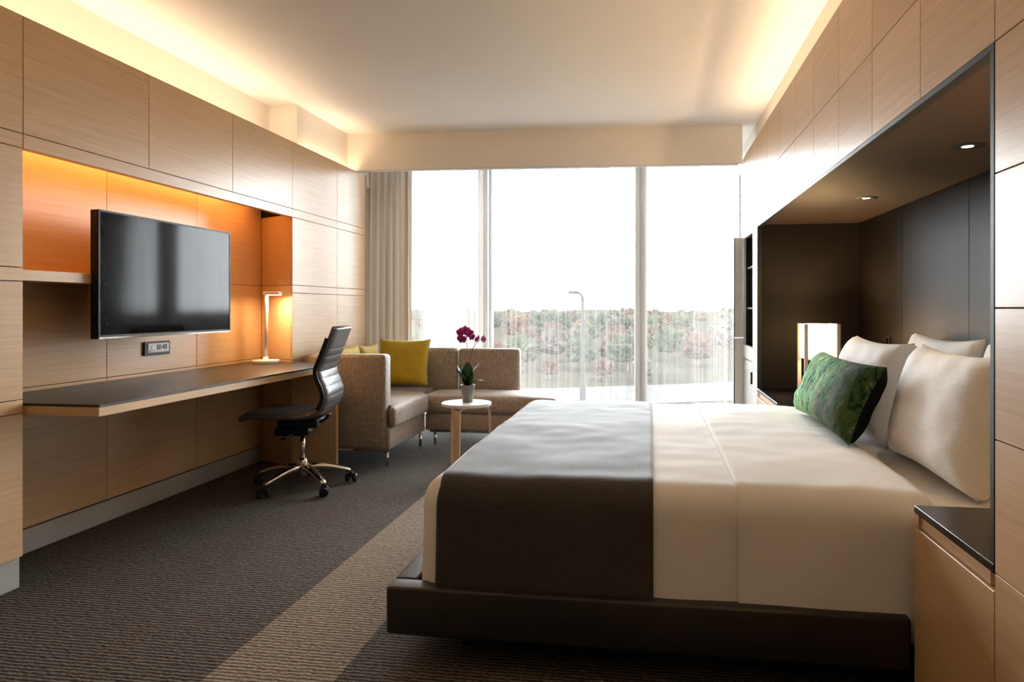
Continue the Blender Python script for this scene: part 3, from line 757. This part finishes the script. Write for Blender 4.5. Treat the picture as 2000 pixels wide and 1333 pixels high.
md = rn.modifiers.new('thickness', 'SOLIDIFY'); md.thickness = 0.006; md.offset = -1
tag(rn, 'charcoal woven throw laid across the foot of the bed', 'throw')

PG = 'white pillows at the head of the bed'
def bed_pillow(label, yc, xb_, w, h, t, tilt, seed, yaw=0):
    o = obj('pillow', cushion_bm(w, h, t, n=36, pinch=0.10, wr=0.004, seed=seed, power=0.46), M['pillow'], None, loc=(xb_, yc, 0.539), smooth=True)
    o.rotation_euler = (Matrix.Rotation(R(-90+yaw), 3, 'Z') @ Matrix.Rotation(R(-tilt), 3, 'X')).to_euler()
    return tag(o, label, 'pillow', PG)
bed_pillow('front white pillow nearest the black nightstand', 2.60, 0.985, 0.74, 0.46, 0.21, 14, 1)
bed_pillow('front white pillow directly behind the green cushion, by the lamp', 3.46, 0.985, 0.82, 0.46, 0.21, 14, 2)
bed_pillow('back white pillow leaning on the headboard wall, far side', 3.30, 1.255, 0.74, 0.475, 0.15, 7, 3)
bed_pillow('back white pillow mostly hidden behind the near front pillow', 2.52, 1.255, 0.74, 0.465, 0.15, 7, 4)
lc = thing('lumbar_cushion', 'long green woodland print cushion leaning on the white pillows', 'cushion', (0.752, 3.225, 0.607))
lc.rotation_euler = (Matrix.Rotation(R(-90), 3, 'Z') @ Matrix.Rotation(R(-24), 3, 'X')).to_euler()
full_bm = cushion_bm(0.96, 0.33, 0.17, n=30, pinch=0.09, wr=0.004, seed=6, power=0.5)
bk = full_bm.copy()
bmesh.ops.delete(full_bm, geom=[f for f in full_bm.faces if f.calc_center_median().y > 0.0002], context='FACES')
bmesh.ops.delete(bk, geom=[f for f in bk.faces if f.calc_center_median().y <= 0.0002], context='FACES')
obj('printed_front', full_bm, M['print'], lc, smooth=True)
tag(obj('plain_back', bk, M['black_velvet'], lc, smooth=True), 'plain black back')

# ------------------------------------------------------------------ nightstands
def nightstand(label, y0, y1):
    t = thing('nightstand', label, 'nightstand', (1.07, (y0+y1)/2, 0)); off = t.location.copy()
    obj('top_slab', bx(XR-0.001, XB-0.003, y0, y1, 0.559, 0.579), M['black_glass'], t, off=off, bevel=0.0012, bseg=1)
    obj('carcass', bx(XR+0.022, XB-0.003, y0, y1, 0.0, 0.5585), M['oak_z'], t, off=off)
    obj('reveal_rail', bx(XR+0.006, XR+0.0215, y0+0.03, y1, 0.525, 0.558), M['oak'], t, off=off)
    obj('post', bx(XR, XR+0.0215, y1-0.03, y1, 0.525, 0.558), M['oak_z'], t, off=off)
    obj('door', bx(XR, XR+0.019, y0+0.0015, y1, 0.002, 0.520), M['oak'], t, off=off, bevel=0.001, bseg=1)
    return t
nightstand('oak nightstand with a black top at the near side of the bed', 1.602, 2.052)
nightstand('oak nightstand with a black top under the lit lamp, far side of the bed', 4.14, 4.866)

def bedside_lamp(label, x, y):
    t = thing('bedside_lamp', label, 'lamp', (x, y, 0.5795))
    r = 0.105
    bm = NB(); lathe(bm, [(r, 0.245), (r, 0.455)], 40); obj('lamp_shade', bm, M['shade'], t, smooth=True)
    for i, (sx_, sy_) in enumerate(((-1, -1), (1, -1), (1, 1), (-1, 1))):
        px, py = sx_*(r*0.7071+0.012)*1.08, sy_*(r*0.7071+0.012)*1.08
        obj('post', bx(px-0.010, px+0.010, py-0.010, py+0.010, 0, 0.456), M['ash'], t, bevel=0.001, bseg=1)
    for z in (0.235, 0.02):
        obj('cross_bar', bx(-0.10, 0.10, -0.006, 0.006, z, z+0.009), M['ash'], t, rot=(0, 0, R(45)))
        obj('cross_bar', bx(-0.10, 0.10, -0.006, 0.006, z+0.0095, z+0.018), M['ash'], t, rot=(0, 0, R(-45)))
    obj('bulb_holder', tube(NB(), [(0, 0, 0.25), (0, 0, 0.30)], 0.016, 14), M['white_plastic'], t)
    bm = NB(); bmesh.ops.create_uvsphere(bm, u_segments=16, v_segments=10, radius=0.026); obj('bulb', bm, M['bulb'], t, loc=(0, 0, 0.335), smooth=True)
    point('bedside_light', (x, y, 0.5795+0.385), 27, (1.0, 0.66, 0.33), 0.03)
    return t
bedside_lamp('lit bedside lamp with a cylindrical shade held between pale wooden posts', 1.03, 4.42)
bedside_lamp('matching lit bedside lamp on the near nightstand', 1.16, 1.80)

# two unseen fill lights added behind the camera to brighten the near side
for x, y, lab in ((-0.9, -0.9, 'added fill light in the ceiling behind the camera, nearer the bed'), (-0.9, -2.0, 'added fill light in the ceiling behind the camera, by the back wall')):
    t = thing('fill_light', lab, 'fill light', (x, y, ZC), group='added fill lights')
    bm = NB(); lathe(bm, [(0.060, 0.0), (0.062, -0.006), (0.088, -0.004), (0.090, 0.0)], 36); obj('ring', bm, M['white_plastic'], t, smooth=True)
    bm = NB(); lathe(bm, [(0, -0.0012), (0.060, -0.0012)], 24); obj('lens', bm, M['led'], t)
    d = bpy.data.lights.new('fill_beam', 'SPOT'); d.energy = 3; d.color = (1, 0.80, 0.57); d.spot_size = R(150); d.spot_blend = 0.8; d.shadow_soft_size = 0.06
    o = bpy.data.objects.new('fill_beam', d); C.objects.link(o); o.location = (x, y, ZC-0.01)
# recessed downlights
for i, (x, y, lab) in enumerate(((1.115, 2.62, 'recessed black downlight in the niche ceiling, nearer one'), (1.117, 3.776, 'recessed black downlight in the niche ceiling, farther one'))):
    t = thing('downlight', lab, 'downlight', (x, y, 1.705), group='niche downlights')
    bm = NB(); lathe(bm, [(0, -0.0008), (0.020, -0.0008), (0.034, -0.0035), (0.056, -0.003), (0.059, 0.0)], 36); obj('ring', bm, M['black_metal'], t, smooth=True)
    bm = NB(); lathe(bm, [(0, -0.0016), (0.019, -0.0016)], 24); obj('lens', bm, M['led'], t)
    d = bpy.data.lights.new('downlight_beam', 'SPOT'); d.energy = 7; d.color = (1, 0.74, 0.46); d.spot_size = R(85); d.spot_blend = 0.7; d.shadow_soft_size = 0.03
    o = bpy.data.objects.new('downlight_beam', d); C.objects.link(o); o.location = (x, y, 1.70)

sw = thing('wall_switch', 'small black switch on the dark headboard wall above the pillows', 'switch', (XB, 4.29, 0.93)); off = sw.location.copy()
obj('plate', bx(XB-0.010, XB-0.0005, 4.265, 4.315, 0.90, 0.965), M['black_plastic'], sw, off=off, bevel=0.002)
obj('rocker', bx(XB-0.014, XB-0.0102, 4.277, 4.303, 0.912, 0.953), M['black_glass'], sw, off=off, bevel=0.001, bseg=1)

# ------------------------------------------------------------------ tall unit between niche and window
cb = thing('tall_cabinet', 'pale tall cabinet with open dark shelves between bed niche and window', 'cabinet', (1.0, 5.28, 0)); off = cb.location.copy()
cy0, cy1, oy0, oy1 = 4.902, 5.68, 5.09, 5.58
obj('stile', bx(XR, XR+0.02, 4.886, oy0, 0, 1.703), M['pale_panel'], cb, off=off)
obj('stile', bx(XR, XR+0.02, oy1, cy1, 0, 1.703), M['pale_panel'], cb, off=off)
obj('top_rail', bx(XR, XR+0.02, oy0, oy1, 1.678, 1.703), M['pale_panel'], cb, off=off)
obj('mid_rail', bx(XR, XR+0.02, oy0, oy1, 0.745, 0.845), M['pale_panel'], cb, off=off)
obj('side_panel', bx(XR+0.021, 1.36, 5.07, 5.088, 0, 1.703), M['black_plastic'], cb, off=off)
obj('side_panel', bx(XR+0.021, 1.36, 5.582, 5.60, 0, 1.703), M['black_plastic'], cb, off=off)
obj('back_panel', bx(1.34, 1.36, 5.0885, 5.5815, 0, 1.703), M['black_plastic'], cb, off=off)
obj('divider', bx(XR+0.021, 1.339, 5.0885, 5.5815, 0.79, 0.81), M['black_plastic'], cb, off=off)
obj('lid_panel', bx(XR+0.021, 1.339, 5.0885, 5.5815, 1.683, 1.703), M['black_plastic'], cb, off=off)
for z in (1.130, 1.444):
    obj('shelf', bx(XR+0.03, 1.32, 5.0885, 5.5815, z-0.006, z+0.006), M['shelf_glass'], cb, off=off)
dr = obj('door', bx(XR+0.004, XR+0.02, oy0+0.005, oy1-0.005, 0.10, 0.735), M['pale_panel'], cb, off=off, bevel=0.002, bseg=1)
obj('vent_strip', bx(XR+0.001, XR+0.0038, oy0+0.02, oy1-0.02, 0.690, 0.722), M['steel'], dr, off=off)
obj('handle', bx(XR-0.008, XR+0.0038, oy0+0.04, oy0+0.06, 0.58, 0.665), M['black_metal'], dr, off=off)
for nm, z0, z1 in (('tall_leaf', 0.90, 1.69), ('low_leaf', 0.05, 0.893)):
    lf = obj(nm, bx(XR-0.064, XR-0.001, 5.60, 5.62, z0, z1), M['white_lacquer'], cb, off=off, bevel=0.001, bseg=1)
    obj('edge_strip', bx(XR-0.070, XR-0.0645, 5.599, 5.621, z0, z1), M['black_metal'], lf, off=off)
struct('trim_3', bx(XR, XR+0.02, cy1+0.002, 6.0, 0, 1.704), M['pale_panel'])

# ------------------------------------------------------------------ outside: lawns, road, autumn trees, street lamps
GZ = -7.0
def hill_h(x, y):
    d = max(0, y-95)
    h = GZ + 4.3*(1-math.exp(-d/260)) + 1.6*noise.noise(Vector((x*0.008, y*0.006, 1.0)))*min(1, d/120) + 5.0*max(0, noise.noise(Vector((x*0.010+3.1, y*0.004, 4.0)))+0.15)*min(1, max(0, y-220)/200)
    return h
bm = NB()
grid(bm, lambda u, v: Vector((-420+800*u, 9+900*v**1.8, hill_h(-420+800*u, 9+900*v**1.8))), 60, 50)
M['lawn'] = plain('dry_autumn_lawn', (0.0151, 0.0139, 0.0110), 1.0, spec=0.0, nscale=0.15)
M['asphalt'] = plain('pale_asphalt', (0.0325, 0.0325, 0.0319), 1.0, spec=0.0, nscale=0.5)
M['paint'] = plain('road_paint', (0.0493, 0.0493, 0.0481), 1.0, spec=0.0)
struct('ground', bm, M['lawn'], smooth=True)
def ribbon(name, pts, w, z, mat, parent=None):
    bm = NB(); vs_ = []
    P = [Vector((a_, b_, 0)) for a_, b_ in pts]
    for i, p_ in enumerate(P):
        t = (P[min(i+1, len(P)-1)]-P[max(i-1, 0)]).normalized(); s = Vector((-t.y, t.x, 0))
        vs_.append([bm.verts.new(Vector((q.x, q.y, GZ+z))) for q in (p_-s*w/2, p_+s*w/2)])
    for a_, b_ in zip(vs_, vs_[1:]): bm.faces.new((a_[0], a_[1], b_[1], b_[0]))
    o = obj(name, bm, M[mat], parent)
    if parent is None: o['kind'] = 'structure'
    return o
road = [(-110, 50), (-60, 53), (-30, 57), (-8, 62), (10, 70), (26, 81), (50, 95)]
rd_ = ribbon('road', road, 13, 0.06, 'asphalt')
ribbon('road_line', [(x, y+3.0) for x, y in road], 0.35, 0.09, 'paint', rd_)
ribbon('road_line', [(x, y-3.0) for x, y in road], 0.35, 0.09, 'paint', rd_)
ribbon('path', [(-80, 33), (-20, 36), (10, 41), (50, 52)], 5, 0.06, 'asphalt')

def foliage(name, cols):
    m, nt, p = new_mat(name); mp = coords(nt, (1.6, 1.6, 1.6), 20); n1 = noise_n(nt, mp, 1, 4, 0.7)
    r = ramp(nt, [(0.3, cols[0]), (0.5, cols[1]), (0.7, cols[2])]); nt.links.new(n1.outputs[0], r.inputs[0]); nt.links.new(r.outputs[0], p.inputs['Base Color'])
    p.inputs['Roughness'].default_value = 1.0; p.inputs['Specular IOR Level'].default_value = 0.0
    return m
FOL = [('russet', foliage('russet_leaves', [(0.0128, 0.0082, 0.0068), (0.0268, 0.0167, 0.0139), (0.0414, 0.0265, 0.0209)])),
       ('ochre', foliage('ochre_leaves', [(0.0177, 0.0138, 0.0097), (0.0353, 0.0277, 0.0193), (0.0553, 0.0431, 0.0292)])),
       ('dull green', foliage('green_leaves', [(0.0081, 0.0099, 0.0070), (0.0174, 0.0203, 0.0139), (0.0290, 0.0319, 0.0220)])),
       ('bare grey', foliage('grey_twigs', [(0.0139, 0.0122, 0.0110), (0.0278, 0.0249, 0.0220), (0.0435, 0.0389, 0.0348)]))]
M['bark'] = plain('bark', (0.07, 0.05, 0.04), 0.9)
crowns = []
for k in range(4):
    bm = NB(); bmesh.ops.create_icosphere(bm, subdivisions=4, radius=1.0)
    for v in bm.verts:
        n_ = v.co.normalized()
        f = 1 + 0.42*noise.noise(n_*2.1+Vector((k*7, 0, 0))) + 0.30*noise.noise(n_*5.0+Vector((k*7, 3, 0))) + 0.22*noise.noise(n_*11+Vector((k*7, 5, 0)))
        v.co = n_*f
        if v.co.z < -0.55: v.co.z = -0.55 + (v.co.z+0.55)*0.3
    me = bpy.data.meshes.new('crown'); bm.to_mesh(me); bm.free(); crowns.append(me)
bm = NB(); tube(bm, [(0, 0, 0), (0.03, 0, 0.5), (0, 0, 1)], [0.06, 0.045, 0.02], 7)
trunk = bpy.data.meshes.new('trunk'); bm.to_mesh(trunk); bm.free(); trunk.materials.append(M['bark'])
crown_me = {}
rt = random.Random(11)
def tree(x, y, h, kind, k):
    z = hill_h(x, y)
    t = thing('tree', f'{"small" if h < 4.3 else "large"} {FOL[kind][0]} autumn tree {"near the road" if y < 112 else "midway up the hillside" if y < 165 else "far up the hillside"}, seen through the {"left" if x/y < -0.231 else "middle" if x/y < -0.002 else "right"} window pane', 'tree', (x, y, z), rt.uniform(0, 6.28), group=f'{FOL[kind][0]} trees on the hillside')
    key = (kind, k)
    if key not in crown_me:
        me = crowns[k].copy(); me.materials.append(FOL[kind][1]); crown_me[key] = me
    c = bpy.data.objects.new('crown', crown_me[key]); C.objects.link(c); c.parent = t
    c.location = (0, 0, h*0.58); wv_ = h*rt.uniform(0.36, 0.5); c.scale = (wv_, wv_, h*0.46)
    b = bpy.data.objects.new('trunk', trunk); C.objects.link(b); b.parent = t; b.scale = (h*0.5, h*0.5, h*0.6)
spots = [(-31, 118, 8)]
tries = 0
while len(spots) < 125 and tries < 6000:
    tries += 1
    y = 88 + 230*rt.random()**1.35
    x = -0.36*y-3 + (0.495*y+7)*rt.random()
    h = rt.uniform(3.2, 4.9) if y < 150 else rt.uniform(4.0, 5.6)
    if y < 100 and x > 10: continue
    if any((x-a)**2+(y-b)**2 < ((h+c)*0.60)**2 for a, b, c in spots): continue
    spots.append((x, y, h))
    tree(x, y, h, rt.choice((0, 0, 1, 2, 2, 3, 3)), rt.randrange(4))
for i in range(6):
    tree(-26+5.2*i+rt.uniform(-1, 1), 74+rt.uniform(0, 8), rt.uniform(1.6, 2.6), rt.choice((0, 2, 3)), rt.randrange(4))

M['galv'] = plain('grey_pole_paint', (0.012, 0.012, 0.011), 0.8, spec=0.1)
def street_lamp(label, x, y, z, top, arm, r=0.085):
    t = thing('street_lamp', label, 'street lamp', (x, y, z)); H = top-z
    obj('pole', tube(NB(), [(0, 0, 0), (0, 0, H*0.55), (0, 0, H*0.55+0.01), (0, 0, H-0.3)], [r, r*0.95, r*0.62, r*0.5], 10), M['galv'], t, smooth=True)
    obj('bracket', tube(NB(), [(0, 0, H-0.32), (-0.06*arm, 0, H-0.12), (-0.25*arm, 0, H), (-0.55*arm, 0, H+0.03)], r*0.45, 8), M['galv'], t, smooth=True)
    obj('lantern', bx(-1.0*arm, -0.4*arm, -0.12, 0.12, H-0.06, H+0.10), M['galv'], t, bevel=0.03)
street_lamp('tall grey street lamp standing outside beyond the window', (1138-1268)*30/1340*0.989, (30-0.4)/0.989, GZ, CAMZ+0.66, 0.62, 0.15)
street_lamp('distant low street lamp beside the road', (1196-1268)*80/1340*0.989, 79, hill_h(-4, 79), -6.8+0.0, 0.9, 0.07)
bs = thing('small_building', 'tiny white building among the hillside trees', 'building', (-31, 118, hill_h(-31, 118)))
obj('wall', bx(-3, 3, -2, 2, 0, 3.4), M['white_plastic'], bs)
obj('roof', prism(NB(), [(-3.4, -2.4), (3.4, -2.4), (3.4, 2.4), (-3.4, 2.4)], 3.4, 3.8), M['galv'], bs)
